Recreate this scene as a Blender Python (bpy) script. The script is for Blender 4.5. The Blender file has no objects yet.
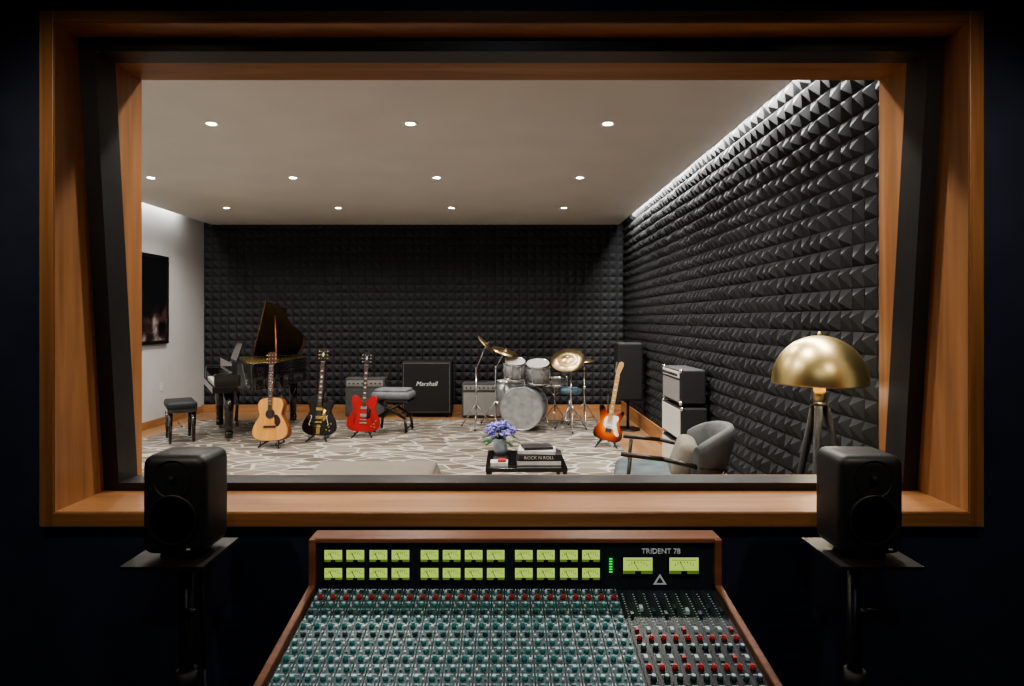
import bpy, bmesh, math, random
from mathutils import Matrix, Vector, Euler
random.seed(7)
S=bpy.context.scene
R=math.radians
def T(x,y,z): return Matrix.Translation((x,y,z))
def RX(a): return Matrix.Rotation(R(a),4,'X')
def RY(a): return Matrix.Rotation(R(a),4,'Y')
def RZ(a): return Matrix.Rotation(R(a),4,'Z')

# ------------------------------------------------------------------ materials
def base_mat(name):
    m=bpy.data.materials.new(name); m.use_nodes=True
    nt=m.node_tree; p=nt.nodes['Principled BSDF']
    return m,nt,p
def mat(name,c,rough=.5,metal=0,var=.15,scale=20,bump=0,coat=0,emit=None,es=0,alpha=None):
    m,nt,p=base_mat(name)
    tc=nt.nodes.new('ShaderNodeTexCoord'); n=nt.nodes.new('ShaderNodeTexNoise')
    n.inputs['Scale'].default_value=scale; n.inputs['Detail'].default_value=4
    nt.links.new(tc.outputs['Object'],n.inputs['Vector'])
    r=nt.nodes.new('ShaderNodeValToRGB')
    a=[max(0,x*(1-var)) for x in c]; b=[min(1,x*(1+var)) for x in c]
    r.color_ramp.elements[0].position=.3; r.color_ramp.elements[1].position=.7
    r.color_ramp.elements[0].color=(*a,1); r.color_ramp.elements[1].color=(*b,1)
    nt.links.new(n.outputs['Fac'],r.inputs['Fac']); nt.links.new(r.outputs['Color'],p.inputs['Base Color'])
    p.inputs['Roughness'].default_value=rough; p.inputs['Metallic'].default_value=metal
    if coat: p.inputs['Coat Weight'].default_value=coat; p.inputs['Coat Roughness'].default_value=.06
    if emit: p.inputs['Emission Color'].default_value=(*emit,1); p.inputs['Emission Strength'].default_value=es
    if bump:
        bp=nt.nodes.new('ShaderNodeBump'); bp.inputs['Strength'].default_value=bump; bp.inputs['Distance'].default_value=.01
        nt.links.new(n.outputs['Fac'],bp.inputs['Height']); nt.links.new(bp.outputs['Normal'],p.inputs['Normal'])
    return m
def wood(name,c1,c2,stretch,rough=.4,scale=1.0,coat=0):
    m,nt,p=base_mat(name)
    tc=nt.nodes.new('ShaderNodeTexCoord'); mp=nt.nodes.new('ShaderNodeMapping')
    mp.inputs['Scale'].default_value=[s*scale for s in stretch]
    n=nt.nodes.new('ShaderNodeTexNoise'); n.inputs['Scale'].default_value=1; n.inputs['Detail'].default_value=8; n.inputs['Distortion'].default_value=.6
    r=nt.nodes.new('ShaderNodeValToRGB'); r.color_ramp.elements[0].position=.3; r.color_ramp.elements[1].position=.72
    r.color_ramp.elements[0].color=(*c1,1); r.color_ramp.elements[1].color=(*c2,1)
    nt.links.new(tc.outputs['Object'],mp.inputs['Vector']); nt.links.new(mp.outputs['Vector'],n.inputs['Vector'])
    nt.links.new(n.outputs['Fac'],r.inputs['Fac']); nt.links.new(r.outputs['Color'],p.inputs['Base Color'])
    p.inputs['Roughness'].default_value=rough
    if coat: p.inputs['Coat Weight'].default_value=coat
    return m
WC1=(.25,.11,.042); WC2=(.43,.21,.09)
wood_h=wood('walnut_horizontal',WC1,WC2,(1.2,18,30))
wood_v=wood('walnut_vertical',WC1,WC2,(30,18,1.2))
wood_con=wood('console_wood',(.13,.045,.02),(.24,.09,.04),(3,40,40),.35)
wood_base=wood('baseboard_wood',(.30,.14,.06),(.45,.23,.10),(2,2,30))
wood_floor=wood('floor_wood',(.22,.12,.06),(.36,.21,.11),(12,1.2,1),.35)
navy=mat('navy_paint',(.026,.032,.062),.5,scale=6,bump=.02)
black_wall=mat('black_ceiling_paint',(.008,.008,.01),.8)
white_wall=mat('white_plaster',(.60,.60,.60),.8,var=.04,scale=3)
grey_wall=mat('grey_plaster',(.30,.30,.30),.8,var=.05)
ceil_m=mat('ceiling_plaster',(.66,.645,.62),.85,var=.03,scale=2)
foam=mat('acoustic_foam',(.022,.023,.026),.78,var=.15,scale=3)
foam_gap=mat('foam_backing',(.006,.006,.007),.9)
blk=mat('black_metal',(.010,.010,.011),.35,var=.2)
frame_m=mat('dark_bronze_frame',(.016,.015,.016),.4,var=.15,scale=8)
blk_m=mat('black_matte',(.013,.013,.014),.6,var=.3,scale=60)
spk_m=mat('speaker_aluminium_black',(.020,.020,.021),.45,var=.15,scale=40)
grille=mat('black_grille',(.006,.006,.006),.7,var=.4,scale=300)
lacq=mat('black_lacquer',(.008,.007,.007),.08,var=.1,coat=1)
chrome=mat('chrome',(.75,.75,.76),.14,1,var=.05)
brass=mat('brushed_brass',(.62,.48,.23),.36,1,var=.08,scale=8)
gold=mat('gold_hardware',(.8,.58,.22),.25,1,var=.05)
cymb=mat('cymbal_bronze',(.62,.46,.26),.3,1,var=.2,scale=15)
silver=mat('silver_sparkle',(.42,.44,.45),.25,.5,var=.35,scale=160)
head_m=mat('drum_head',(.50,.50,.49),.5,var=.08,scale=6)
kick_head=mat('kick_head_silver',(.36,.37,.37),.4,.3,var=.25,scale=9)
cream=mat('cream_white',(.62,.60,.55),.5,var=.06)
white=mat('white_plastic',(.75,.76,.75),.4,var=.04)
piping=mat('grey_piping',(.20,.20,.19),.5)
silvergrille=mat('silver_grille_cloth',(.26,.25,.24),.7,var=.3,scale=200)
greytolex=mat('grey_tolex',(.07,.07,.072),.7,var=.3,scale=80)
red=mat('cherry_red',(.42,.012,.012),.18,var=.2,scale=5,coat=.8)
redk=mat('red_knob',(.42,.03,.03),.35)
spruce=wood('spruce_top',(.62,.27,.06),(.78,.39,.10),(30,1,2),.2,coat=.6)
rosew=mat('rosewood',(.06,.025,.012),.4,var=.3,scale=40)
mahog=mat('mahogany_side',(.20,.06,.02),.25,coat=.5)
maple=mat('maple_neck',(.52,.30,.11),.3)
pg_dark=mat('pickguard_dark',(.03,.012,.01),.2)
ivory=mat('piano_ivory',(.75,.73,.68),.3)
taupe=mat('taupe_upholstery',(.17,.148,.12),.9,var=.1,scale=50,bump=.1)
greyv=mat('grey_velvet',(.075,.078,.076),.75,var=.35,scale=7,bump=.1)
tealv=mat('blue_grey_velvet',(.06,.082,.086),.75,var=.3,scale=9,bump=.1)
seatg=mat('grey_seat',(.14,.15,.16),.7,var=.15,scale=12,bump=.1)
seatb=mat('blue_seat',(.12,.20,.28),.5)
darkwood=wood('dark_walnut',(.010,.007,.005),(.028,.018,.011),(10,10,10),.35)
petal=mat('hydrangea_petals',(.20,.20,.62),.6,var=.5,scale=40)
petal2=mat('lilac_petals',(.45,.38,.72),.6,var=.4,scale=40)
leafm=mat('leaf_green',(.03,.10,.03),.5,var=.3)
teal=mat('teal_knob',(.045,.20,.18),.35,var=.1)
tealp=mat('console_panel_teal',(.060,.092,.10),.45,.2,var=.1,scale=30)
darkp=mat('console_panel_dark',(.018,.023,.026),.4,.2,var=.1,scale=30)
knobk=mat('knob_dark',(.03,.05,.05),.35)
capw=mat('knob_cap_pale',(.50,.62,.61),.35,var=.05)
led=mat('meter_glow',(.15,.2,.04),.4,emit=(.44,.60,.12),es=.9)
ledd=mat('meter_glow_dim',(.08,.12,.02),.4,emit=(.14,.22,.03),es=.5)  # dimmer green for each meter's bottom band and scale line
ledg=mat('green_led',(.02,.3,.05),.4,emit=(.02,.8,.08),es=1.0)
bulb=mat('lamp_glow',(1,.95,.85),.4,emit=(1,.93,.8),es=90)
bulb2=mat('warm_bulb',(1,.9,.7),.4,emit=(1,.75,.4),es=12)
bookw=mat('book_white',(.55,.54,.52),.5); bookk=mat('book_black',(.02,.02,.02),.4); bookr=mat('book_red',(.35,.03,.02),.4)
glassy=mat('vase_glass',(.5,.55,.6),.1,.2)

def sunburst():
    m,nt,p=base_mat('sunburst_lacquer')
    tc=nt.nodes.new('ShaderNodeTexCoord'); mp=nt.nodes.new('ShaderNodeMapping')
    mp.inputs['Location'].default_value=(0,0,-.94*3.9); mp.inputs['Scale'].default_value=(4.6,0,3.9)
    g=nt.nodes.new('ShaderNodeVectorMath'); g.operation='LENGTH'
    r=nt.nodes.new('ShaderNodeValToRGB'); e=r.color_ramp.elements
    e[0].position=.25; e[0].color=(.80,.28,.03,1); e[1].position=.88; e[1].color=(.012,.006,.004,1)
    k=e.new(.58); k.color=(.42,.05,.01,1)
    nt.links.new(tc.outputs['Object'],mp.inputs['Vector']); nt.links.new(mp.outputs['Vector'],g.inputs[0])
    nt.links.new(g.outputs['Value'],r.inputs['Fac']); nt.links.new(r.outputs['Color'],p.inputs['Base Color'])
    p.inputs['Roughness'].default_value=.15; p.inputs['Coat Weight'].default_value=.8
    return m
sunb=sunburst()
def rugmat():
    m,nt,p=base_mat('patterned_rug')
    tc=nt.nodes.new('ShaderNodeTexCoord'); mp=nt.nodes.new('ShaderNodeMapping')
    mp.inputs['Rotation'].default_value=(0,0,.75); mp.inputs['Scale'].default_value=(3.3,6.2,1)
    v=nt.nodes.new('ShaderNodeTexVoronoi'); v.feature='DISTANCE_TO_EDGE'; v.inputs['Scale'].default_value=1; v.inputs['Randomness'].default_value=.7
    v2=nt.nodes.new('ShaderNodeTexVoronoi'); v2.inputs['Scale'].default_value=1; v2.inputs['Randomness'].default_value=.7
    r=nt.nodes.new('ShaderNodeValToRGB'); e=r.color_ramp.elements
    e[0].position=.030; e[0].color=(1,1,1,1); e[1].position=.055; e[1].color=(0,0,0,1)
    r2=nt.nodes.new('ShaderNodeValToRGB'); e=r2.color_ramp.elements
    e[0].position=.1; e[0].color=(.092,.072,.055,1); e[1].position=.9; e[1].color=(.205,.172,.140,1)
    n=nt.nodes.new('ShaderNodeTexNoise'); n.inputs['Scale'].default_value=60
    mx=nt.nodes.new('ShaderNodeMix'); mx.data_type='RGBA'; mx.inputs[7].default_value=(.40,.375,.335,1)
    for q in (v,v2): nt.links.new(mp.outputs['Vector'],q.inputs['Vector'])
    nt.links.new(tc.outputs['Object'],mp.inputs['Vector']); nt.links.new(tc.outputs['Object'],n.inputs['Vector'])
    nt.links.new(v.outputs['Distance'],r.inputs['Fac']); nt.links.new(v2.outputs['Color'],r2.inputs['Fac'])
    nt.links.new(r2.outputs['Color'],mx.inputs[6]); nt.links.new(r.outputs['Color'],mx.inputs[0])
    nt.links.new(mx.outputs[2],p.inputs['Base Color'])
    bp=nt.nodes.new('ShaderNodeBump'); bp.inputs['Strength'].default_value=.2; nt.links.new(n.outputs['Fac'],bp.inputs['Height']); nt.links.new(bp.outputs['Normal'],p.inputs['Normal'])
    p.inputs['Roughness'].default_value=.95
    return m
rug_m=rugmat()
def artmat():
    m,nt,p=base_mat('dark_photo_print')
    tc=nt.nodes.new('ShaderNodeTexCoord'); n=nt.nodes.new('ShaderNodeTexNoise'); n.inputs['Scale'].default_value=3.2; n.inputs['Detail'].default_value=8
    sp=nt.nodes.new('ShaderNodeSeparateXYZ'); mr=nt.nodes.new('ShaderNodeMapRange')
    mr.inputs[1].default_value=2.25; mr.inputs[2].default_value=1.55
    mu=nt.nodes.new('ShaderNodeMath'); mu.operation='MULTIPLY'
    r=nt.nodes.new('ShaderNodeValToRGB'); e=r.color_ramp.elements
    e[0].position=.39; e[0].color=(.008,.008,.01,1); e[1].position=.65; e[1].color=(.45,.40,.40,1)
    k=e.new(.51); k.color=(.07,.04,.033,1)
    nt.links.new(tc.outputs['Object'],n.inputs['Vector']); nt.links.new(tc.outputs['Object'],sp.inputs[0])
    nt.links.new(sp.outputs[2],mr.inputs[0]); nt.links.new(mr.outputs[0],mu.inputs[0]); nt.links.new(n.outputs['Fac'],mu.inputs[1])
    nt.links.new(mu.outputs[0],r.inputs['Fac']); nt.links.new(r.outputs['Color'],p.inputs['Base Color'])
    p.inputs['Roughness'].default_value=.25
    return m
art_m=artmat()
def glassmat():
    m=bpy.data.materials.new('antireflective_glass'); m.use_nodes=True; nt=m.node_tree
    for n in list(nt.nodes): nt.nodes.remove(n)
    o=nt.nodes.new('ShaderNodeOutputMaterial'); t=nt.nodes.new('ShaderNodeBsdfTransparent'); g=nt.nodes.new('ShaderNodeBsdfGlossy'); mx=nt.nodes.new('ShaderNodeMixShader')
    t.inputs[0].default_value=(.97,.98,.98,1); g.inputs['Roughness'].default_value=.02; mx.inputs[0].default_value=.0001
    nt.links.new(t.outputs[0],mx.inputs[1]); nt.links.new(g.outputs[0],mx.inputs[2]); nt.links.new(mx.outputs[0],o.inputs[0])
    return m
glass=glassmat()

# ------------------------------------------------------------------ builder
class B:
    def __init__(s): s.v=[]; s.f=[]; s.fm=[]; s.fs=[]; s.mats=[]; s.M=Matrix.Identity(4)
    def mi(s,m):
        if m not in s.mats: s.mats.append(m)
        return s.mats.index(m)
    def raw(s,vs,fs,m,M=None,smooth=False):
        M=s.M@(M if M is not None else Matrix.Identity(4)); o=len(s.v); k=s.mi(m)
        s.v+= [tuple(M@Vector(v)) for v in vs]
        for f in fs:
            s.f.append([o+i for i in f]); s.fm.append(k)
            s.fs.append(smooth and len(f)<=4)
    def frombm(s,t,m,M=None,smooth=False):
        t.verts.index_update(); vs=[v.co[:] for v in t.verts]; fs=[[v.index for v in f.verts] for f in t.faces]; t.free()
        s.raw(vs,fs,m,M,smooth)
    def box(s,c,sz,m,rot=(0,0,0),bev=0,seg=2,smooth=False,M=None):
        t=bmesh.new(); bmesh.ops.create_cube(t,size=1)
        for v in t.verts: v.co=Vector((v.co.x*sz[0],v.co.y*sz[1],v.co.z*sz[2]))
        if bev: bmesh.ops.bevel(t,geom=t.edges[:],offset=bev,segments=seg,profile=.5,affect='EDGES')
        X=Matrix.Translation(c)@Euler([R(a) for a in rot]).to_matrix().to_4x4()
        if M is not None: X=M@X
        s.frombm(t,m,X,smooth)
    def bb(s,a,b,m,bev=0,**k):
        s.box([(a[i]+b[i])/2 for i in range(3)],[abs(b[i]-a[i]) for i in range(3)],m,bev=bev,**k)
    def cyl(s,p0,p1,r,m,r1=None,seg=16,M=None):
        p0=Vector(p0); p1=Vector(p1); r1=r if r1 is None else r1
        d=p1-p0; q=d.to_track_quat('Z','Y').to_matrix().to_4x4(); X=Matrix.Translation(p0)@q
        if M is not None: X=M@X
        L=d.length; vs=[];
        for (rr,z) in ((r,0),(r1,L)):
            for i in range(seg): a=2*math.pi*i/seg; vs.append((rr*math.cos(a),rr*math.sin(a),z))
        fs=[[i,(i+1)%seg,seg+(i+1)%seg,seg+i] for i in range(seg)]
        fs+= [list(range(seg))[::-1],list(range(seg,2*seg))]
        s.raw(vs,fs,m,X,True)
    def lathe(s,prof,m,M=None,seg=32):
        vs=[];n=len(prof)
        for (r,z) in prof:
            r=max(r,1e-4)
            for i in range(seg): a=2*math.pi*i/seg; vs.append((r*math.cos(a),r*math.sin(a),z))
        fs=[]
        for j in range(n-1):
            for i in range(seg): fs.append([j*seg+i,j*seg+(i+1)%seg,(j+1)*seg+(i+1)%seg,(j+1)*seg+i])
        s.raw(vs,fs,m,M,True)
    def sph(s,c,r,m,sc=(1,1,1),seg=12,M=None):
        t=bmesh.new(); bmesh.ops.create_uvsphere(t,u_segments=seg,v_segments=max(6,seg//2),radius=r)
        X=Matrix.Translation(c)@Matrix.Diagonal((*sc,1))
        if M is not None: X=M@X
        s.frombm(t,m,X,True)
    def poly(s,pts,th,m,M=None,bev=0,top=None):
        n=len(pts); t=bmesh.new()
        a=[t.verts.new((x,y,0)) for x,y in pts]; f=t.faces.new(a)
        r=bmesh.ops.extrude_face_region(t,geom=[f]); tv=[e for e in r['geom'] if isinstance(e,bmesh.types.BMVert)]
        for v in tv: v.co.z+=th
        bmesh.ops.recalc_face_normals(t,faces=t.faces[:])
        if bev:
            es=[e for e in t.edges if abs(e.verts[0].co.z-e.verts[1].co.z)<1e-6]
            bmesh.ops.bevel(t,geom=es,offset=bev,segments=2,profile=.5,affect='EDGES')
        s.frombm(t,m,M,True)
    def tube(s,pts,r,m,seg=10,M=None):
        for i in range(len(pts)-1):
            s.cyl(pts[i],pts[i+1],r,m,seg=seg,M=M)
        for p in pts[1:-1]: s.sph(p,r,m,seg=8,M=M)
    def hexa(s,p,m):
        s.raw(p,[[0,1,2,3],[7,6,5,4],[0,4,5,1],[1,5,6,2],[2,6,7,3],[3,7,4,0]],m)
    def done(s,name,loc=(0,0,0),rot=(0,0,0),parent=None,mx=None):
        me=bpy.data.meshes.new(name); me.from_pydata(s.v,[],s.f)
        for m in s.mats: me.materials.append(m)
        me.polygons.foreach_set('material_index',s.fm); me.polygons.foreach_set('use_smooth',s.fs)
        bm=bmesh.new(); bm.from_mesh(me); bmesh.ops.recalc_face_normals(bm,faces=bm.faces[:]); bm.to_mesh(me); bm.free()
        me.update()
        o=bpy.data.objects.new(name,me); S.collection.objects.link(o)
        if mx is not None: o.matrix_world=mx
        else: o.location=loc; o.rotation_euler=[R(a) for a in rot]
        if parent: o.parent=parent
        return o
def shrink(pts,k):
    cx=sum(p[0] for p in pts)/len(pts); cy=sum(p[1] for p in pts)/len(pts)
    return [(cx+(x-cx)*k,cy+(y-cy)*k) for x,y in pts]
def catmull(P,n=6):
    out=[];N=len(P)
    for i in range(N):
        a,b,c,d=[Vector(P[(i+k)%N]) for k in(-1,0,1,2)]
        for j in range(n):
            t=j/n
            q=.5*((2*b)+(c-a)*t+(2*a-5*b+4*c-d)*t*t+(3*b-a-3*c+d)*t**3)
            out.append((q.x,q.y))
    return out
def empty(name,loc=(0,0,0)):
    o=bpy.data.objects.new(name,None); S.collection.objects.link(o); o.location=loc; o.empty_display_size=.1; return o
def text(name,body,size,m,mx,parent=None,ext=.0008,shear=0):
    c=bpy.data.curves.new(name,'FONT'); c.body=body; c.size=size; c.extrude=ext; c.align_x='CENTER'; c.align_y='CENTER'; c.shear=shear
    c.materials.append(m); o=bpy.data.objects.new(name,c); S.collection.objects.link(o); o.matrix_world=mx
    if parent: o.parent=parent
    return o

# ------------------------------------------------------------------ room shell
XL,XR,YB,ZC=-5.04,1.985,10.35,3.12
ZT=3.45; D1,D3=2.315,2.82
DF=2.285
WX0,WX1,WZ0,WZ1=-1.662,1.703,.84,2.64
def hole_wall(b,x0,x1,z0,z1,y0,y1,m):
    b.bb((x0,y0,z0),(WX0-.02,y1,z1),m); b.bb((WX1+.02,y0,z0),(x1,y1,z1),m)
    b.bb((WX0-.02,y0,z0),(WX1+.02,y1,WZ0-.02),m); b.bb((WX0-.02,y0,WZ1+.02),(WX1+.02,y1,z1),m)
b=B(); hole_wall(b,-5.3,3.2,0,ZT,D1,2.57,navy); hole_wall(b,-5.3,3.2,0,ZT,2.57,D3,grey_wall); b.done('wall_window')
b=B(); b.bb((-5.3,-2.6,-.1),(3.2,2.3,0),black_wall); b.bb((-5.3,2.3,-.1),(3.2,YB+.2,0),wood_floor); b.done('floor')
b=B(); b.bb((-5.3,-2.6,ZT),(3.2,YB+.2,ZT+.1),black_wall); b.bb((-3.2,-2.6,3.0),(3.2,D1,3.06),black_wall)
b.done('ceiling_slab')
b=B(); b.bb((XL+.14,D3,ZC),(1.880,YB-.02,ZC+.03),ceil_m); b.done('ceiling')
b=B(); b.bb((XL-.1,D3,0),(XL,YB,ZT),white_wall); b.done('wall_left')
def foamwall(name,o,u,v,n,nu,nv,cu,cv,dep,seed,jit):
    rnd=random.Random(seed); b=B(); o,u,v,n=map(Vector,(o,u,v,n))
    b.raw([o-n*.1,o+u*nu*cu-n*.1,o+u*nu*cu+v*nv*cv-n*.1,o+v*nv*cv-n*.1,o,o+u*nu*cu,o+u*nu*cu+v*nv*cv,o+v*nv*cv],
          [[0,1,2,3],[4,5,6,7],[0,1,5,4],[1,2,6,5],[2,3,7,6],[3,0,4,7]],foam_gap)
    g=.003
    for i in range(nu):
        for j in range(nv):
            a=o+u*(i*cu+g)+v*(j*cv+g)+n*.002; U=u*(cu-2*g); V=v*(cv-2*g)
            px=.5+rnd.choice((-jit,jit)); py=.5+rnd.choice((-jit,jit))
            pk=a+U*px+V*py+n*dep
            c=[a,a+U,a+U+V,a+V]
            b.raw([*c,pk],[[0,1,4],[1,2,4],[2,3,4],[3,0,4]],foam)
    return b.done(name)
foamwall('wall_back',(XL,YB,0),(1,0,0),(0,0,1),(0,-1,0),52,26,(XR-XL)/52,ZT/26,.042,1,.05)
foamwall('wall_right',(XR,D3,0),(0,1,0),(0,0,1),(-1,0,0),62,28,(YB-D3)/62,ZT/28,.042,2,.14)
b=B()
b.bb((-3.3,-2.6,0),(-3.2,D1,3.0),navy); b.done('wall_control_left')
b=B(); b.bb((3.2,-2.6,0),(3.3,D1,3.0),navy); b.done('wall_control_right')
b=B(); b.bb((-3.3,-2.7,0),(3.3,-2.6,3.0),navy); b.done('wall_control_rear')
b=B(); b.bb((XL,YB-.078,0),(XR-.08,YB-.063,.13),wood_base); b.done('baseboard_back')
b=B(); b.bb((XR-.078,D3,0),(XR-.063,YB-.063,.20),wood_base); b.done('baseboard_right')
b=B(); b.bb((XL,D3,0),(XL+.015,YB-.08,.11),wood_base); b.done('baseboard_left')
b=B(); b.bb((-4.65,3.3,0),(1.38,9.45,.012),rug_m); b.done('area_rug')

b=B(); t=.02
b.bb((WX0-t,DF,WZ0-t),(WX1+t,D3+.01,WZ0),wood_h); b.bb((WX0-t,DF,WZ1),(WX1+t,D3+.01,WZ1+t),wood_h)
b.bb((WX0-t,DF,WZ0),(WX0,D3+.01,WZ1),wood_v); b.bb((WX1,DF,WZ0),(WX1+t,D3+.01,WZ1),wood_v)
c=.056; y0,y1=DF-.004,D1
b.bb((WX0-c,y0,WZ0-c),(WX1+c,y1,WZ0-.003),wood_h,bev=.003); b.bb((WX0-c,y0,WZ1+.003),(WX1+c,y1,WZ1+c-.010),wood_h,bev=.003)
b.bb((WX0-c,y0-.001,WZ0-c),(WX0-.003,y1,WZ1+c-.010),wood_v,bev=.003); b.bb((WX1+.003,y0-.001,WZ0-c),(WX1+c,y1,WZ1+c-.010),wood_v,bev=.003)
b.done('trim_window_casing')
def yz(z): return 2.565+(2.405-2.565)*(z-WZ0)/(WZ1-WZ0)
def bar(b,x0,x1,z0,z1,m,dy=.11,off=0):
    p=[]
    for dd in (off,off+dy):
        p+=[(x0,yz(z0)+dd,z0),(x1,yz(z0)+dd,z0),(x1,yz(z1)+dd,z1),(x0,yz(z1)+dd,z1)]
    b.hexa(p,m)
b=B()
bar(b,WX0,WX0+.062,WZ0,WZ1,frame_m,dy=.13); bar(b,WX1-.062,WX1,WZ0,WZ1,frame_m,dy=.13)
bar(b,WX0+.062,WX1-.062,WZ0,WZ0+.033,frame_m,dy=.13); bar(b,WX0+.062,WX1-.062,WZ1-.05,WZ1,frame_m,dy=.11)
bar(b,WX0+.058,WX1-.058,WZ0+.031,WZ1-.047,glass,dy=.008,off=.05)
b.done('window_1')

# ------------------------------------------------------------------ lights
def light(name,kind,loc,energy,color,parent=None,rot=(0,0,0),**k):
    l=bpy.data.lights.new(name,kind); l.energy=energy; l.color=color
    for a,v in k.items(): setattr(l,a,v)
    o=bpy.data.objects.new(name,l); S.collection.objects.link(o); o.location=loc; o.rotation_euler=[R(a) for a in rot]
    if parent: o.parent=parent; o.location=Vector(loc)-parent.location
    return o
cols=(-3.95,-2.37,-.77,.82)
for yy in (3.2,4.99,6.9,8.77):  # nearest row is out of view, added for its light
    for xx in cols:
        b=B(); b.lathe([(.030,.02),(.038,.02),(.040,.0),(.058,-.004),(.060,.002)],white,seg=24)
        b.cyl((0,0,.004),(0,0,.001),.036,bulb,seg=20)
        o=b.done('recessed_downlight',(xx,yy,ZC-.001))
        light('lamp','SPOT',(xx,yy,ZC-.03),122,(1,.93,.85),o,spot_size=R(150),spot_blend=.9,shadow_soft_size=.04)
light('cove_strip_lamp','AREA',(1.915,6.2,3.21),270,(1,.96,.91),rot=(0,10,0),shape='RECTANGLE',size=.04,size_y=6.7)
light('cove_strip_lamp','AREA',(XL+.07,6.2,3.30),75,(1,.98,.95),shape='RECTANGLE',size=.06,size_y=6.6)
def aim(o,t):
    d=Vector(t)-o.location; o.rotation_euler=d.to_track_quat('-Z','Y').to_euler()
for x in(-1.5,1.55):
    o=light('track_spot_lamp','SPOT',(x,.9,2.9),56,(1,.86,.70),spot_size=R(85),spot_blend=.9,shadow_soft_size=.05); aim(o,(x*1.0,2.3,1.3))
o=light('track_spot_lamp','SPOT',(0,.7,2.9),36,(1,.85,.68),spot_size=R(85),spot_blend=1,shadow_soft_size=.06); aim(o,(0,2.2,.8))
o=light('console_spot_lamp','SPOT',(0,.35,2.9),80,(.88,.97,1),spot_size=R(42),spot_blend=.6,shadow_soft_size=.05); aim(o,(0.03,1.35,.8))
o=light('added_fill_spot','SPOT',(0,-.6,2.9),26,(.85,.91,1),spot_size=R(110),spot_blend=1,shadow_soft_size=.05); aim(o,(0,1.9,.8))  # added fill from behind the camera, brightens monitor fronts and console

# ------------------------------------------------------------------ console
con=empty('mixing_console')
CX0,CX1=-.512,.56
b=B()
th=math.degrees(math.atan(.141)); SM=T(0,1.62,.842)@RX(th)
b.box(((CX0+CX1)/2,-.31,-.03),(CX1-CX0-.03,.62,.06),darkp,M=SM)
b.box(((CX0+CX1)/2,-.31,-.11),(CX1-CX0-.04,.58,.10),blk_m,M=SM)
b.done('desk_body',parent=con)
b=B()
for x in(CX0+.009,CX1-.009):
    b.box((x,-.31,-.045),(.018,.64,.13),wood_con,M=SM,bev=.003)
    b.bb((x-.009,1.605,.70),(x+.009,1.675,.978),wood_con,bev=.003)
    b.bb((x-.009,1.15,0.0),(x+.009,1.66,.76),blk_m)
b.bb((CX0,1.612,.966),(CX1,1.68,.979),wood_con,bev=.003)
b.box(((CX0+CX1)/2,-.635,-.03),(CX1-CX0,.05,.08),wood_con,M=SM,bev=.01)
b.bb((CX0+.02,1.58,.25),(CX1-.02,1.6,.7),blk_m)
b.done('wood_trim',parent=con)
b=B(); b.bb((CX0+.018,1.622,.80),(CX1-.018,1.675,.966),darkp)
def mx_(px): return (px-506)/383
def mz_(py): return 1.55-(py-319)/383
mets=[]
for g in ((325,347,370,392),(421,443,465,487),(515,537,560,582)):
    for px in g:
        for py in (549.5,567.5): mets.append((px,py,17.5,11.5))
mets+= [(623,557,29,16),(669,557,29,16)]
for px,py,w,h in mets:
    x0,x1=mx_(px),mx_(px+w); z1,z0=mz_(py),mz_(py+h)
    b.bb((x0-.004,1.615,z0-.004),(x1+.004,1.622,z1+.004),blk)
    b.bb((x0,1.6135,z0),(x1,1.616,z1),led)
    cx=(x0+x1)/2; wz=(z1-z0)
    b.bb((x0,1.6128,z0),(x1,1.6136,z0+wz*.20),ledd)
    b.bb((cx-wz*.18,1.6122,z0),(cx+wz*.18,1.6130,z0+wz*.18),blk)
    b.box((cx-.005,1.6127,z0+wz*.5),(.0013,.001,wz*.6),blk,rot=(0,-28,0))
    for q in range(7):
        a=R(-42+14*q); rr=wz*.72; b.box((cx+math.sin(a)*rr*1.15,1.6128,z0+math.cos(a)*rr+wz*.02),(.0012,.0008,wz*.12),blk)
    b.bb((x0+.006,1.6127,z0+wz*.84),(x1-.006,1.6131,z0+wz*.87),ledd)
for i in range(6):
    b.bb((mx_(609),1.614,mz_(572-i*2.6)),(mx_(612.2),1.617,mz_(570.8-i*2.6)),ledg)
for g in (416,510,604): b.bb((mx_(g)-.0012,1.6195,.845),(mx_(g)+.0012,1.6225,.962),blk)
for g in ((325,410),(421,505),(515,600)):
    for py in (564.5,583):
        for k in range(8):
            x=mx_(g[0]+5+k*(g[1]-g[0]-8)/7); b.bb((x-.004,1.6205,mz_(py)-.0012),(x+.004,1.6215,mz_(py)),tealp)
b.raw([(mx_(653),1.6205,mz_(585)),(mx_(667),1.6205,mz_(585)),(mx_(660),1.6205,mz_(574))],[[0,1,2]],white)
b.raw([(mx_(656.5),1.62,mz_(583)),(mx_(663.5),1.62,mz_(583)),(mx_(660),1.62,mz_(577.5))],[[0,1,2]],darkp)
b.done('meter_bridge',parent=con)
text('badge','TRIDENT 78',.019,white,T(mx_(661),1.6195,mz_(551.5))@RX(90),con,ext=.0015)
b=B(); k=B()
cw=.0324; x0=CX0+.022
def knob(x,y,m,cap,r=.0085,h=.013):
    k.cyl((x,y,0),(x,y,h),r,m,r1=r*.85,seg=10,M=SM)
    k.cyl((x,y,h),(x,y,h+.002),r*.62,cap,seg=8,M=SM)
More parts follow.
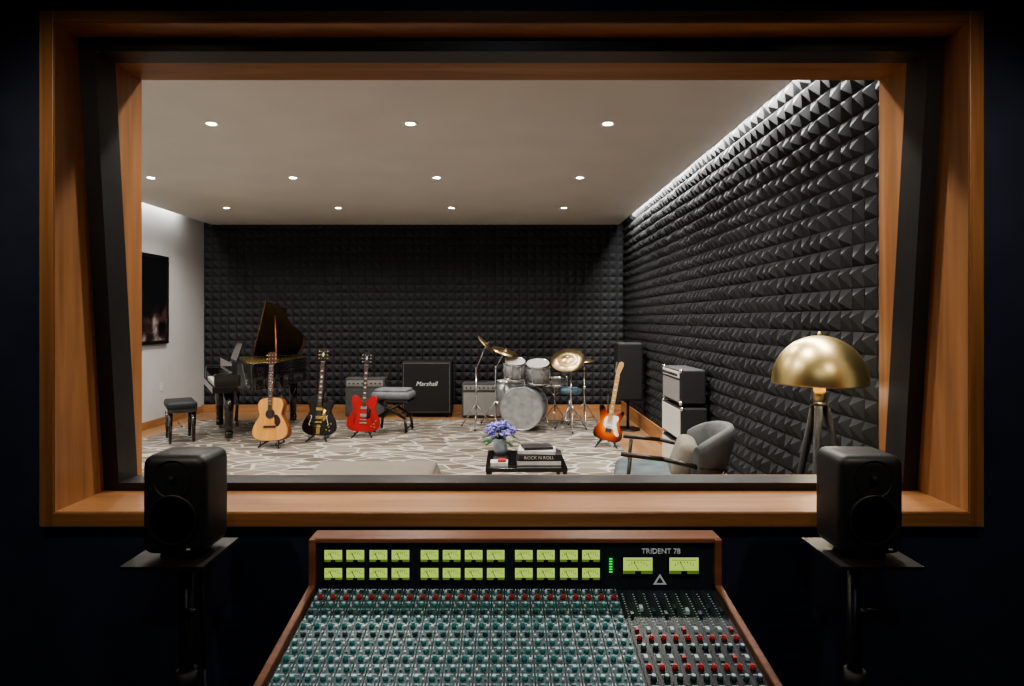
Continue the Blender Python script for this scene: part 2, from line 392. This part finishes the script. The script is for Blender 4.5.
for i in range(24):
    xa=x0+i*cw; xc=xa+cw/2
    b.box((xc,-.30,.001),(cw-.002,.585,.003),tealp,M=SM)
    for w in range(20):
        y=-.016-w*.0285
        for q in(-1,1): b.box((xc+q*.0130,y+.012,.003),(.0018,.007,.001),capw,M=SM)
        b.box((xc,y+.0138,.003),(.013,.0018,.001),capw,M=SM)
        if w==0:
            k.box((xc-.006,y,.005),(.006,.008,.006),capw,M=SM); k.box((xc+.006,y,.005),(.006,.008,.006),knobk,M=SM)
        elif w==1: knob(xc+.003,y,redk,redk,.006); k.box((xc-.009,y,.005),(.006,.006,.006),capw,M=SM)
        elif w in(5,9): 
            knob(xc-.005,y,teal,teal,.0065); k.box((xc+.009,y,.005),(.007,.007,.006),capw,M=SM)
        else:
            s_=-1 if w%2 else 1
            knob(xc+.0045*s_,y,knobk if w%3==0 else teal,capw if w%3 else teal,.0068,.010)
            k.box((xc-.0095*s_,y-.003,.004),(.004,.005,.005),capw if (i+w)%3 else teal,M=SM)
xm=x0+24*cw+.004; wm=CX1-.02-xm
b.box((xm+wm/2,-.30,.001),(wm,.585,.003),darkp,M=SM)
nc=9
for i in range(nc):
    xc=xm+wm*(i+.5)/nc
    b.box((xc+wm/nc/2,-.30,.003),(.0012,.58,.001),tealp,M=SM)
    b.box((xc,-.085,.003),(.0022,.130,.001),blk,M=SM)
    for q in range(13):
        for s_ in(-1,1): b.box((xc+.0065*s_,-.024-q*.0103,.003),(.0045,.0016,.001),tealp if s_>0 else capw,M=SM)
    k.box((xc,-.115+.012*((i*5)%3),.008),(.009,.016,.010),capw if i%4==1 else knobk,M=SM,bev=.001)
    for w in range(12):
        y=-.172-w*.032
        if w%3==0: k.box((xc,y,.006),(.008,.010,.008),redk if (i*3+w)%4<1 else capw,M=SM)
        elif w%3==1: knob(xc,y,redk if w<6 else teal,redk if w<6 else capw,.0065)
        else: knob(xc+.002,y,knobk,capw,.007)
        b.box((xc,y+.015,.003),(.012,.0016,.001),capw,M=SM)
b.done('channel_strips',parent=con); k.done('knobs',parent=con)

# ------------------------------------------------------------------ studio monitors
def monitor(xc,px0,px1):
    b=B(); w,h,d=.198,.305,.178
    b.box((0,d/2,h/2),(w,d,h),spk_m,bev=.032,seg=5,smooth=True)
    b.cyl((0,.0,.110),(0,.012,.110),.074,blk,seg=36); b.lathe([(.078,0),(.075,-.005),(.062,.008),(.03,.018),(.022,.008),(0,.004)],spk_m,T(0,-.002,.110)@RX(90)@Matrix.Diagonal((1,1,-1,1)),seg=36)
    b.lathe([(.058,-.001),(.045,.008),(.02,.014),(0,.014)],spk_m,T(0,-.001,.235)@RX(90)@Matrix.Diagonal((1,1,-1,1)),seg=32)
    b.sph((0,-.002,.235),.012,grille); b.box((.05,-.001,.022),(.012,.003,.004),capw)
    b.bb((-.05,.02,-.016),(.05,.15,.004),blk_m,bev=.006)
    b.done('studio_monitor',(xc,1.89,.826))
    b=B(); b.bb((px0,1.85,.80),(px1,2.1,.810),frame_m)
    cx=(px0+px1)/2
    b.cyl((cx,2.0,.02),(cx,2.0,.80),.022,blk,seg=20); b.cyl((cx,2.0,.35),(cx,2.0,.42),.032,blk_m,seg=16)
    b.cyl((cx,2.0,.0),(cx,2.0,.02),.16,blk,seg=32); b.cyl((cx-.0,1.97,.62),(cx+.05,1.96,.62),.012,blk_m)
    b.cyl((cx,2.0,.77),(cx,2.0,.80),.06,blk,seg=20)
    b.tube([(cx+.03,2.03,.79),(cx+.035,2.04,.4),(cx+.05,2.05,.02)],.006,grille,8)
    b.done('monitor_stand')
monitor(-1.018,-1.155,-.905); monitor(1.122,1.0,1.25)

# ------------------------------------------------------------------ guitars
Z0=.012
AC=[(0,0),(.28,.012),(.46,.10),(.5,.24),(.43,.41),(.325,.56),(.31,.64),(.35,.77),(.36,.86),(.28,.965),(.12,1),(0,1)]
ES=[(0,0),(.28,.012),(.46,.10),(.5,.25),(.44,.42),(.345,.56),(.335,.64),(.38,.80),(.37,.94),(.28,1.0),(.16,.94),(.09,.85),(0,.84)]
def sym(P): return P+[(-x,y) for x,y in P[::-1] if x>0.001]
GR=[(0,0),(.28,.012),(.46,.10),(.5,.24),(.43,.41),(.325,.56),(.33,.66),(.38,.78),(.36,.87),(.26,.88),(.13,.80),(.08,.83),(.05,.97),(-.12,1),(-.28,.965),(-.36,.86),(-.35,.77),(-.31,.64),(-.325,.56),(-.43,.41),(-.5,.24),(-.46,.10),(-.28,.012)]
ST=[(0,.01),(.25,0),(.45,.09),(.46,.27),(.34,.47),(.34,.62),(.42,.82),(.37,.90),(.25,.82),(.1,.745),(0,.74),(-.12,.77),(-.27,.95),(-.38,1.0),(-.43,.90),(-.35,.64),(-.35,.48),(-.48,.3),(-.47,.1),(-.25,.02)]
def guitar(name,loc,rz,lean,tilt,P,wb,hb,thk,Ltot,bm_,top,kind):
    b=B(); F=RX(90)
    zb=.75
    b.M=T(0,0,zb)
    pts=[(x*wb,y*hb) for x,y in catmull(P,6)]
    b.poly(pts,thk,bm_,F,bev=.006 if kind!='strat' else .012)
    if top: b.poly(shrink(pts,.97),.003,top,T(0,-thk+.001,0)@F)
    yf=-thk-.003
    nb=.74*hb if kind=='strat' else hb*.86
    hs=Ltot-.17
    fb=nb-.10
    fm=maple if kind=='strat' else rosew
    b.bb((-.022,yf-.012,nb-.03),(.022,yf+.012,hs),mahog if kind!='strat' else maple,bev=.004)
    b.bb((-.026,yf-.015,fb+.02),(.026,yf-.011,hs),fm)
    for i in range(18):
        z=hs-(hs-fb)*(1-.5**(i/12*1.0))*1.35
        if z>fb+.03: b.bb((-.026,yf-.0165,z-.0012),(.026,yf-.0148,z+.0012),chrome)
        if i in(3,5,7,9,12,15) and z>fb+.05:
            if kind=='acoustic': b.cyl((0,yf-.0145,z+.012),(0,yf-.016,z+.012),.005,cream,seg=8)
            else: b.bb((-.014,yf-.016,z+.004),(.014,yf-.0148,z+.022),cream)
    if kind=='strat':
        H=[(-.021,0),(.021,0),(.024,.03),(.05,.12),(.048,.16),(.02,.175),(-.01,.15),(-.026,.05)]; hm=maple
    else:
        H=[(-.024,0),(.024,0),(.040,.03),(.046,.16),(.02,.17),(0,.16),(-.02,.17),(-.046,.16),(-.040,.03)]; hm=blk if kind!='acoustic' else rosew
    b.poly([(x,hs+y) for x,y in H],.015,hm,T(0,yf+.004,0)@F,bev=.002)
    hw=gold if kind=='gretsch' else chrome
    for i in range(3 if kind!='strat' else 6):
        zz=hs+.04+i*(.045 if kind!='strat' else .022)
        if kind=='strat':
            b.cyl((-.026,yf-.005,zz),(-.045,yf-.005,zz),.006,hw,seg=8); b.cyl((.0+i*.003,yf-.01,zz),(.0+i*.003,yf-.02,zz),.004,hw,seg=8)
        else:
            for q in(-1,1):
                b.cyl((q*.04,yf-.005,zz),(q*.066,yf-.005,zz),.009,hw if kind!='acoustic' else gold,seg=8); b.cyl((q*.02,yf-.01,zz),(q*.02,yf-.02,zz),.005,hw,seg=8)
    b.bb((-.024,yf-.018,hs-.004),(.024,yf-.01,hs),cream)
    if kind in('es','gretsch'): b.poly(catmull([(0,hs+.06),(.012,hs+.09),(0,hs+.12),(-.012,hs+.09)],4),.002,cream,T(0,yf-.010,0)@F)
    br=.22*hb
    if kind=='acoustic':
        b.cyl((0,yf+.001,.62*hb),(0,yf-.002,.62*hb),.060,rosew,seg=32); b.cyl((0,yf-.0015,.62*hb),(0,yf-.003,.62*hb),.050,grille,seg=32)
        b.box((0,yf-.005,.33*hb),(.16,.01,.028),rosew,bev=.004); br=.33*hb
        b.poly(catmull([(.045,.60*hb),(.10,.58*hb),(.135,.44*hb),(.10,.33*hb),(.06,.40*hb),(.055,.50*hb)],5),.002,pg_dark,T(0,yf+.001,0)@F)
    elif kind in('es','gretsch'):
        for q in(-1,1):
            b.tube([(q*.11,yf-.001,.50*hb),(q*.095,yf-.001,.47*hb),(q*.11,yf-.001,.36*hb),(q*.125,yf-.001,.28*hb),(q*.112,yf-.001,.25*hb)],.0045,grille if kind=='es' else cream,8)
        for z in(.45,.66): b.box((0,yf-.006,z*hb),(.085,.014,.038),hw,bev=.003)
        b.box((0,yf-.008,.33*hb),(.09,.014,.014),hw,bev=.002); br=.33*hb
        if kind=='es': b.box((0,yf-.006,.24*hb),(.10,.014,.018),hw,bev=.004)
        else:
            b.box((0,yf-.004,.15*hb),(.05,.008,.12),gold,bev=.003); b.cyl((-.04,yf-.012,.22*hb),(.04,yf-.012,.22*hb),.009,gold); br=.22*hb
        b.poly([(.03,.35*hb),(.085,.38*hb),(.09,.62*hb),(.045,.70*hb)],.003,pg_dark if kind=='es' else gold,T(0,yf-.002,0)@F)
        for q in((.14,.22),(.165,.30),(.11,.15),(.15,.13)): b.cyl((q[0],yf,q[1]*hb),(q[0],yf-.018,q[1]*hb),.010,hw if kind=='gretsch' else gold,seg=12)
    else:
        b.poly(catmull([(.0,.72*hb),(.08,.73*hb),(.10,.66*hb),(.08,.52*hb),(.10,.38*hb),(.13,.22*hb),(.11,.17*hb),(.07,.24*hb),(.05,.36*hb),(-.05,.38*hb),(-.07,.50*hb),(-.055,.66*hb)],4),.003,white,T(0,yf+.002,0)@F)
        for z,a in((.42,-12),(.54,0),(.66,0)): b.box((0,yf-.006,z*hb),(.07,.012,.018),cream,rot=(0,a,0),bev=.004)
        b.box((0,yf-.006,.30*hb),(.075,.014,.05),chrome,bev=.003); br=.3*hb
        for q in((.095,.37),(.105,.29),(.115,.21)): b.cyl((q[0],yf,q[1]*hb),(q[0],yf-.016,q[1]*hb),.010,cream,seg=12)
    for i in range(6):
        x=-.018+i*.0072; b.cyl((x*1.4,yf-.014,br),(x,yf-.020,hs),.0007,chrome,seg=4)
    M=T(loc[0],loc[1],loc[2])@RZ(rz)@RX(-lean)@RY(tilt)@T(0,0,-zb)
    g=b.done(name,mx=M)
    s=B(); s.tube([(-.13,-.13,.008),(0,.12,.14),(0,.19,.60)],.009,blk_m)
    s.tube([(.13,-.13,.008),(0,.12,.14)],.009,blk_m); s.tube([(0,.12,.14),(0,.26,.008)],.009,blk_m)
    s.tube([(-.10,-thk-.03,.07),(-.10,-thk-.03,.035),(-.10,.07,.045),(0,.09,.16)],.008,blk_m); s.tube([(.10,-thk-.03,.07),(.10,-thk-.03,.035),(.10,.07,.045),(0,.09,.16)],.008,blk_m)
    s.tube([(0,.19,.60),(0,.15,.66)],.008,blk_m)
    so=s.done('stand',mx=T(loc[0],loc[1],Z0)@RZ(rz)); so.parent=g; so.matrix_parent_inverse=M.inverted()
guitar('acoustic_guitar',(-2.81,7.5,.075),-8,9,-3,sym(AC),.46,.52,.10,1.07,mahog,spruce,'acoustic')
guitar('hollow_body_guitar',(-2.36,7.86,.075),-4,9,1,GR,.43,.50,.07,1.10,blk,lacq,'gretsch')
guitar('semi_hollow_guitar',(-1.87,8.12,.075),4,9,2,sym(ES),.43,.47,.05,1.04,red,red,'es')
guitar('electric_guitar',(1.22,7.5,.075),-14,9,9,ST,.36,.43,.045,.97,sunb,None,'strat')

# ------------------------------------------------------------------ grand piano
b=B(); W=1.42
rim=[(.28,0),(.45,0)]+catmull([(.45,0),(.62,.01),(.80,.09),(.95,.30),(1.08,.58),(1.24,.78),(1.34,.98),(1.36,1.2),(1.30,1.38),(1.18,W)],5)[0:46]+[(1.12,W),(.28,W)]
b.poly(rim,.34,lacq,T(0,0,.64),bev=.008)
b.poly(shrink(rim,.95),.004,gold,T(0,0,.978))
b.bb((0,0,.62),(.30,W,.70),lacq,bev=.008)
for y in(.0,W-.07): b.bb((.02,y,.68),(.34,y+.07,.86),lacq,bev=.02)
b.bb((.05,.07,.70),(.20,W-.07,.725),ivory)
nk=36
for i in range(nk):
    y=.08+i*(W-.16)/nk
    if i%7 not in(2,6): b.bb((.11,y+.022,.725),(.20,y+.038,.738),blk)
b.bb((.20,.07,.70),(.225,W-.07,.86),lacq); b.bb((.22,.0,.86),(.40,W,.985),lacq,bev=.006)
b.box((.36,W/2,1.10),(.015,.66,.24),lacq,rot=(0,18,0),bev=.004)
LANG=34
ML=T(0,W,.985)@RX(-LANG)@T(0,-W,0)
lid=[(.66,.03)]+[p for p in rim if p[0]>.67 and p[1]<W]+[(1.12,W),(.66,W)]
b.poly(lid,.02,lacq,ML,bev=.004)
b.box((.82,W/2+.06,.034),(.30,W-.25,.018),lacq,M=ML,bev=.003)
b.cyl((.76,.08,.98),ML@Vector((.82,.34,0)),.010,mahog,seg=8)
b.box((.658,W/2,.01),(.008,W-.02,.022),mahog,M=ML)
for (x,y) in((.20,.14),(.20,W-.14),(1.18,1.15)):
    b.cyl((x,y,.05),(x,y,.66),.045,lacq,r1=.065,seg=8); b.cyl((x,y,.04),(x,y,.12),.05,lacq,seg=16)
    b.cyl((x-.012,y,.026),(x+.012,y,.026),.026,brass,seg=16); b.cyl((x,y,.03),(x,y,.05),.02,brass)
b.bb((.33,W/2-.09,.10),(.37,W/2+.09,.18),lacq,bev=.01)
for q in(-.07,.07): b.cyl((.35,W/2+q,.15),(.38,W/2+q,.66),.012,lacq)
for q in(-.05,0,.05): b.box((.29,W/2+q,.115),(.10,.02,.01),brass)
b.done('grand_piano',(-3.60,7.60,Z0),(0,0,30))
b=B(); b.box((0,0,.46),(.34,.56,.09),blk_m,bev=.03,seg=3,smooth=True); b.box((0,0,.40),(.33,.54,.05),lacq,bev=.004)
for i in(-1,1):
    for j in(-1,1): b.cyl((i*.13,j*.23,0),(i*.13,j*.23,.39),.018,lacq,r1=.028,seg=8)
b.box((0,-.0,.2),(.02,.44,.02),lacq)
b.done('piano_bench',(-4.15,7.9,Z0),(0,0,32.7))

b=B(); b.box((0,0,.50),(.54,.40,.11),seatg,bev=.05,seg=4,smooth=True); b.box((0,0,.565),(.46,.32,.05),seatg,bev=.024,seg=3,smooth=True); b.box((0,0,.435),(.50,.38,.03),lacq,bev=.004)
for j in(-1,1):
    b.tube([(-.22,j*.16,0.015),(-.20,j*.16,.2),(.16,j*.16,.42)],.018,blk); b.tube([(.22,j*.16,0.015),(.20,j*.16,.2),(-.16,j*.16,.42)],.018,blk)
for i in(-1,1): b.cyl((i*.21,-.16,.06),(i*.21,.16,.06),.013,blk)
b.done('upholstered_stool',(-1.54,8.50,Z0),(0,0,-6))

# ------------------------------------------------------------------ amps
def combo(name,loc,w,h,d,body,gr,rz=0,top=.24):
    b=B(); b.box((0,d/2,h/2+.02),(w,d,h),body,bev=.012)
    b.box((0,-.002,.02+(h*(1-top))/2),(w-.05,.012,h*(1-top)-.05),gr,bev=.003)
    b.box((0,-.003,.02+h*(1-top/2)-.01),(w-.05,.012,h*top-.05),silvergrille)
    for i in range(8): b.cyl((-w/2+.07+i*(w-.14)/7,-.005,.02+h*(1-top/2)-.01),(-w/2+.07+i*(w-.14)/7,-.03,.02+h*(1-top/2)-.01),.012,blk,seg=10)
    b.box((0,d/2,h+.035),(.2,.03,.012),blk,bev=.004)
    for i in(-1,1):
        for j in(.04,d-.04): b.cyl((i*(w/2-.06),j,0),(i*(w/2-.06),j,.025),.018,blk)
    return b.done(name,loc,(0,0,rz))
combo('guitar_amplifier',(-2.22,9.75,0),.62,.60,.26,greytolex,greytolex)
combo('guitar_amplifier',(-.38,9.70,0),.62,.53,.26,greytolex,silvergrille)
b=B(); w,h,d=.78,.82,.35
b.box((0,d/2,h/2+.06),(w,d,h),blk_m,bev=.015); b.box((0,-.001,h/2+.06),(w-.05,.01,h-.05),piping); b.box((0,-.003,h/2+.06),(w-.062,.01,h-.062),grille)
for i in(-1,1):
    for j in(-1,1):
        b.lathe([(.145,0),(.14,-.006),(.13,0)],blk_m,T(i*.17,-.008,.06+h/2+j*.17)@RX(90))
    for j in(.06,d-.06): b.cyl((i*.31-.012,j,.03),(i*.31+.012,j,.03),.03,blk,seg=16)
    for j in(.06,d-.06): b.box((i*.31,j,.055),(.03,.03,.02),blk)
cab=b.done('speaker_cabinet',(-1.25,9.75,0))
text('logo','Marshall',.10,white,T(-1.25,9.735,.06+h/2+.06)@RX(90),ext=.003,shear=.3).parent=cab
cab.children[0].matrix_parent_inverse=T(1.25,-9.75,0)

b=B(); b.M=RZ(-90)
def ampbox(z,w,h,d,front,ctrl):
    b.box((0,d/2,z+h/2),(w,d,h),blk_m,bev=.015)
    b.box((0,-.002,z+h/2-(.04 if ctrl else 0)),(w-.04,.012,h-.04-(.08 if ctrl else 0)),front,bev=.003)
    if ctrl:
        b.box((0,-.003,z+h-.05),(w-.04,.012,.06),cream)
        for i in range(7): b.cyl((-w/2+.08+i*(w-.16)/6,0,z+h-.05),(-w/2+.08+i*(w-.16)/6,-.03,z+h-.05),.014,blk)
    for i in(-1,1):
        for j in(.04,d-.04): b.cyl((i*(w/2-.06),j,z-.02),(i*(w/2-.06),j,z+.005),.02,blk)
    for i in(-1,1):
        for zz in(z,z+h):
            b.sph((i*(w/2-.01),.012,zz+(.01 if zz==z else -.01)),.022,chrome,seg=8)
ampbox(.02,.70,.33,.255,cream,False); ampbox(.38,.70,.32,.255,cream,False); ampbox(.73,.64,.33,.25,silvergrille,True)
b.done('amplifier_stack',(1.665,6.25,0))
b=B(); b.bb((-.17,-.17,.42),(.17,.17,1.22),blk_m,bev=.02); b.bb((-.15,-.18,.45),(.15,-.168,1.19),grille)
b.cyl((0,0,.02),(0,0,.43),.02,blk); b.cyl((0,0,0),(0,0,.02),.17,blk,seg=32)
b.done('floor_speaker',(1.71,8.7,0))

# ------------------------------------------------------------------ drum kit
dk=empty('drum_kit',(.26,8.7,0))
def off(o): o.parent=dk; o.matrix_parent_inverse=T(-.26,-8.7,0); return o
def drum(name,c,r,dep,M0,front=head_m,top=head_m):
    b=B()
    b.cyl((0,0,-dep/2),(0,0,dep/2),r,silver,seg=40)
    for q,hm in((-1,front),(1,top)):
        b.lathe([(r+.002,q*(dep/2-.022)),(r+.012,q*(dep/2-.022)),(r+.012,q*(dep/2+.008)),(r-.004,q*(dep/2+.008)),(r-.006,q*(dep/2+.002)),(0.0,q*(dep/2+.001))],chrome if r<.27 else silver,seg=40)
        b.cyl((0,0,q*(dep/2+.0015)),(0,0,q*(dep/2+.0035)),r-.006,hm,seg=40)
    n=8 if r>.14 else 6
    for i in range(n):
        a=2*math.pi*(i+.5)/n; x,y=(r+.010)*math.cos(a),(r+.010)*math.sin(a)
        b.cyl((x,y,-dep/2-.005),(x,y,dep/2+.005),.005,chrome,seg=6)
        for q in(-1,1): b.cyl((x,y,q*dep*.22-.02),(x,y,q*dep*.22+.02),.011,chrome,seg=8)
    return off(b.done(name,mx=T(*c)@M0))
drum('kick_drum',(.26,8.72,.315),.29,.42,RZ(-14)@RX(90),kick_head,kick_head)
b=B()
for q in(-1,1): b.tube([(.26+q*.27,8.62,.25),(.26+q*.36,8.50,.02)],.011,chrome)
b.cyl((.26,8.72,.60),(.26,8.72,.80),.014,chrome); b.cyl((.1,8.76,.78),(.42,8.76,.78),.012,chrome)
off(b.done('kick_hardware'))
drum('rack_tom',(.12,8.68,.85),.150,.24,RZ(8)@RX(20)); drum('rack_tom',(.45,8.68,.81),.165,.26,RZ(-8)@RX(20))
drum('snare_drum',(.72,9.15,.62),.178,.14,RX(-5))
drum('floor_tom',(.05,9.25,.45),.20,.36,RX(0))
b=B()
for i in range(3):
    a=2*math.pi*i/3+.4; b.cyl((.05+.215*math.cos(a),9.25+.215*math.sin(a),.012),(.05+.215*math.cos(a),9.25+.215*math.sin(a),.5),.007,chrome)
    b.tube([(.72,9.15,.30),(.72+.2*math.cos(a),9.15+.2*math.sin(a),.02)],.008,chrome); b.tube([(.72,9.15,.42),(.72+.19*math.cos(a),9.15+.19*math.sin(a),.56)],.007,chrome)
b.cyl((.72,9.15,.2),(.72,9.15,.5),.012,chrome)
off(b.done('drum_legs'))
def cymbal(base,top,r,tx,ty,m=cymb,hh=False):
    b=B(); bx,by=base
    for i in range(3):
        a=2*math.pi*i/3+.5
        b.tube([(bx,by,.36),(bx+.25*math.cos(a),by+.25*math.sin(a),.024)],.009,chrome)
        b.tube([(bx,by,.14),(bx+.17*math.cos(a),by+.17*math.sin(a),.14)],.006,chrome)
        b.sph((bx+.25*math.cos(a),by+.25*math.sin(a),.026),.014,blk,seg=8)
    z2=min(.85,top[2]-.1)
    b.cyl((bx,by,.1),(bx,by,z2),.013,chrome); b.cyl((bx,by,.55),(bx,by,.60),.02,chrome)
    b.tube([(bx,by,z2),tuple(top)],.009,chrome); b.sph((bx,by,z2),.02,chrome)
    M=T(*top)@RX(tx)@RY(ty)
    P=[(0,.022),(r*.12,.020),(r*.2,.006),(r*.5,-.001),(r,-.014),(r,-.0155),(r*.5,-.003),(r*.2,.003),(0,.018)]
    b.lathe(P,m,M,seg=44)
    b.cyl((0,0,.02),(0,0,.05),.008,chrome,M=M); b.cyl((0,0,-.03),(0,0,.0),.016,blk,M=M)
    if hh: b.lathe([(x,-z-.03) for x,z in P],m,M,seg=44)
    off(b.done('cymbal_stand'))
cymbal((-.15,9.0),(-.01,8.75,1.10),.20,12,18)
cymbal((-.42,8.75),(-.27,8.65,1.20),.17,8,48,cymb)
cymbal((.90,8.55),(.84,8.45,1.00),.235,38,-8)
cymbal((1.12,8.85),(1.08,8.80,.97),.18,4,0,cymb,True)
b=B(); 
for i in range(3):
    a=2*math.pi*i/3; b.tube([(0,0,.30),(.22*math.cos(a),.22*math.sin(a),.022)],.010,chrome)
b.cyl((0,0,.1),(0,0,.46),.016,chrome); b.lathe([(0,.46),(.15,.46),(.17,.49),(.165,.53),(.12,.55),(0,.55)],seatb,seg=32)
b.done('drum_throne',(.93,9.05,0))

# ------------------------------------------------------------------ seating & table
b=B()
b.box((0,0,.30),(.94,1.0,.26),taupe,bev=.06,seg=4,smooth=True)
b.box((0,0,.41),(.90,.96,.08),taupe,bev=.035,seg=3,smooth=True)
for i in(-1,1):
    for j in(-1,1): b.cyl((i*.40,j*.42,0),(i*.40,j*.42,.2),.02,darkwood,r1=.028)
b.done('ottoman',(-.97,4.30,Z0))
zt=.462
b=B()
b.box((0,0,zt-.027),(.60,.62,.03),lacq,bev=.004); b.box((0,0,.16),(.54,.56,.02),lacq)
for i in(-1,1):
    for j in(-1,1): b.bb((i*.28-.014,j*.29-.014,0),(i*.28+.014,j*.29+.014,zt-.037),blk)
b.done('coffee_table',(.15,4.83,Z0))
b=B()
b.box((0,0,.020),(.33,.22,.040),bookk,bev=.002); b.box((0,0,.020),(.325,.225,.030),bookw)
b.box((.005,.0,.061),(.32,.22,.040),bookk,rot=(0,0,3),bev=.002)
b.box((-.01,.0,.095),(.28,.20,.026),bookw,rot=(0,0,-5),bev=.002)
b.box((-.01,.01,.119),(.22,.16,.020),bookk,rot=(0,0,8),bev=.002)
bo=b.done('book_stack',(.245,4.70,zt))
tt=text('spine_title','ROCK N ROLL',.034,bookw,T(.0,-.1185,.061)@RZ(3)@RX(90),ext=.001); tt.parent=bo
b=B(); b.box((0,0,.015),(.13,.11,.03),bookw,bev=.002); b.box((.02,0,.037),(.06,.08,.014),bookr)
b.done('small_box',(-.05,4.62,zt))
b=B(); b.lathe([(0,0),(.045,0),(.06,.03),(.055,.08),(.04,.11),(.045,.12),(.04,.12)],glassy,seg=24)
rnd=random.Random(3)
for i in range(28):
    a=rnd.uniform(0,6.28); e=rnd.uniform(.1,1.5); rr=.11
    c=Vector((rr*math.cos(a)*math.cos(e)*1.05,rr*math.sin(a)*math.cos(e),.14+rr*math.sin(e)*.9))
    b.cyl((0,0,.10),c,.003,leafm,seg=5)
    for k2 in range(16):
        d=Vector((rnd.gauss(0,1),rnd.gauss(0,1),rnd.gauss(0,1))).normalized()
        b.sph(c+d*.027,.011,petal if rnd.random()<.6 else petal2,seg=6,sc=(1,1,.7))
for i in range(12):
    a=rnd.uniform(0,6.28); c=Vector((.13*math.cos(a),.13*math.sin(a),.11+rnd.uniform(-.02,.04)))
    b.box(c,(.06,.03,.003),leafm,rot=(0,20,math.degrees(a)))
b.done('flower_arrangement',(-.045,5.03,zt))

def armchair():
    b=B()
    b.box((-.06,0,.40),(.66,.60,.13),tealv,bev=.05,seg=4,smooth=True)
    b.box((-.0,0,.31),(.62,.60,.05),darkwood,bev=.01)
    N=22; prof=[]
    for i in range(14):
        t=2*math.pi*i/14; cx=.045*math.copysign(abs(math.cos(t))**.7,math.cos(t)); cz=.20*math.copysign(abs(math.sin(t))**.55,math.sin(t))
        prof.append((cx,cz))
    vs=[];fs=[]
    for j in range(N+1):
        a=R(-68+136*j/N); edge=1-.30*abs(-1+2*j/N)**3
        for (cx,cz) in prof:
            z=.60+cz*edge-(1-edge)*.16; r=.31+cx+(z-.4)*.22
            vs.append((r*math.cos(a)+.02,r*math.sin(a),z))
    n=14
    for j in range(N):
        for i in range(n): fs.append([j*n+i,j*n+(i+1)%n,(j+1)*n+(i+1)%n,(j+1)*n+i])
    fs+= [list(range(n)),list(range(N*n,N*n+n))]
    b.raw(vs,fs,greyv,None,True)
    b.box((.10,.0,.55),(.14,.44,.28),taupe,rot=(0,20,0),bev=.06,seg=4,smooth=True)
    for q in(-1,1):
        b.tube([(-.33,q*.33,0.01),(-.30,q*.33,.30),(-.27,q*.33,.60)],.014,darkwood)
        b.tube([(-.33,q*.33,.625),(-.05,q*.345,.605),(.18,q*.34,.56),(.36,q*.22,.52)],.016,darkwood)
        b.tube([(.36,q*.28,0.01),(.30,q*.28,.30),(.34,q*.24,.52)],.014,darkwood)
        b.cyl((-.31,q*.33,.30),(.30,q*.28,.30),.014,darkwood)
    b.cyl((-.31,-.33,.30),(-.31,.33,.30),.014,darkwood)
    return b.done('armchair',(1.17,4.45,Z0),(0,0,-12))
armchair()

# ------------------------------------------------------------------ tripod floor lamp
LX,LY=1.628,3.22
b=B(); r=.231
outer=[(r*math.sin(R(a)),1.222+r*1.05*math.cos(R(a))) for a in range(0,91,5)]
inner=[((r-.004)*math.sin(R(a)),1.220+(r-.004)*1.05*math.cos(R(a))) for a in range(90,-1,-5)]
b.lathe(outer+[(r,1.215),(r-.004,1.215)]+inner,brass,seg=64)
b.sph((0,0,1.470),.011,brass); b.cyl((0,0,1.455),(0,0,1.486),.006,brass)
b.cyl((0,0,1.12),(0,0,1.20),.030,brass,seg=24); b.cyl((0,0,1.09),(0,0,1.12),.040,blk,r1=.03,seg=24); b.cyl((0,0,1.2),(0,0,1.42),.008,brass)
b.sph((0,0,1.26),.035,bulb2); b.cyl((0,0,1.19),(0,0,1.24),.02,brass)
for a in(-5,115,235):
    ca,sa=math.cos(R(a)),math.sin(R(a))
    b.cyl((ca*.28,sa*.28,.0),(ca*.03,sa*.03,1.10),.013,blk_m,r1=.02,seg=12)
    a2=a+120
    b.cyl((ca*.16,sa*.16,.50),(math.cos(R(a2))*.16,math.sin(R(a2))*.16,.50),.008,blk_m)
lamp=b.done('tripod_floor_lamp',(LX,LY,0))
light('bulb_lamp','POINT',(LX,LY,1.17),16,(1,.88,.70),lamp,shadow_soft_size=.04)

# ------------------------------------------------------------------ left wall
b=B(); b.bb((XL+.002,7.7,1.19),(XL+.045,9.19,2.47),blk,bev=.004); b.bb((XL+.044,7.75,1.24),(XL+.047,9.14,2.42),art_m); b.done('framed_artwork')
b=B(); b.bb((XL+.001,9.02,.50),(XL+.008,9.10,.62),white,bev=.002)
for z in(.535,.585): b.bb((XL+.007,9.045,z-.012),(XL+.010,9.075,z+.012),cream)
b.done('wall_outlet')

# ------------------------------------------------------------------ world, camera
w=bpy.data.worlds.new('World'); S.world=w; w.use_nodes=True
w.node_tree.nodes['Background'].inputs[0].default_value=(.02,.022,.03,1); w.node_tree.nodes['Background'].inputs[1].default_value=.2
cam=bpy.data.cameras.new('Camera'); co=bpy.data.objects.new('Camera',cam); S.collection.objects.link(co)
co.location=(0,0,1.55); co.rotation_euler=(R(90),0,0); cam.sensor_width=36; cam.lens=620/1024*36
cam.shift_x=6/1024; cam.shift_y=-24/1024; cam.clip_start=.05
S.camera=co
S.view_settings.view_transform='AgX'
try: S.view_settings.look='AgX - Medium High Contrast'
except Exception as e: print(e)
S.view_settings.exposure=0.0
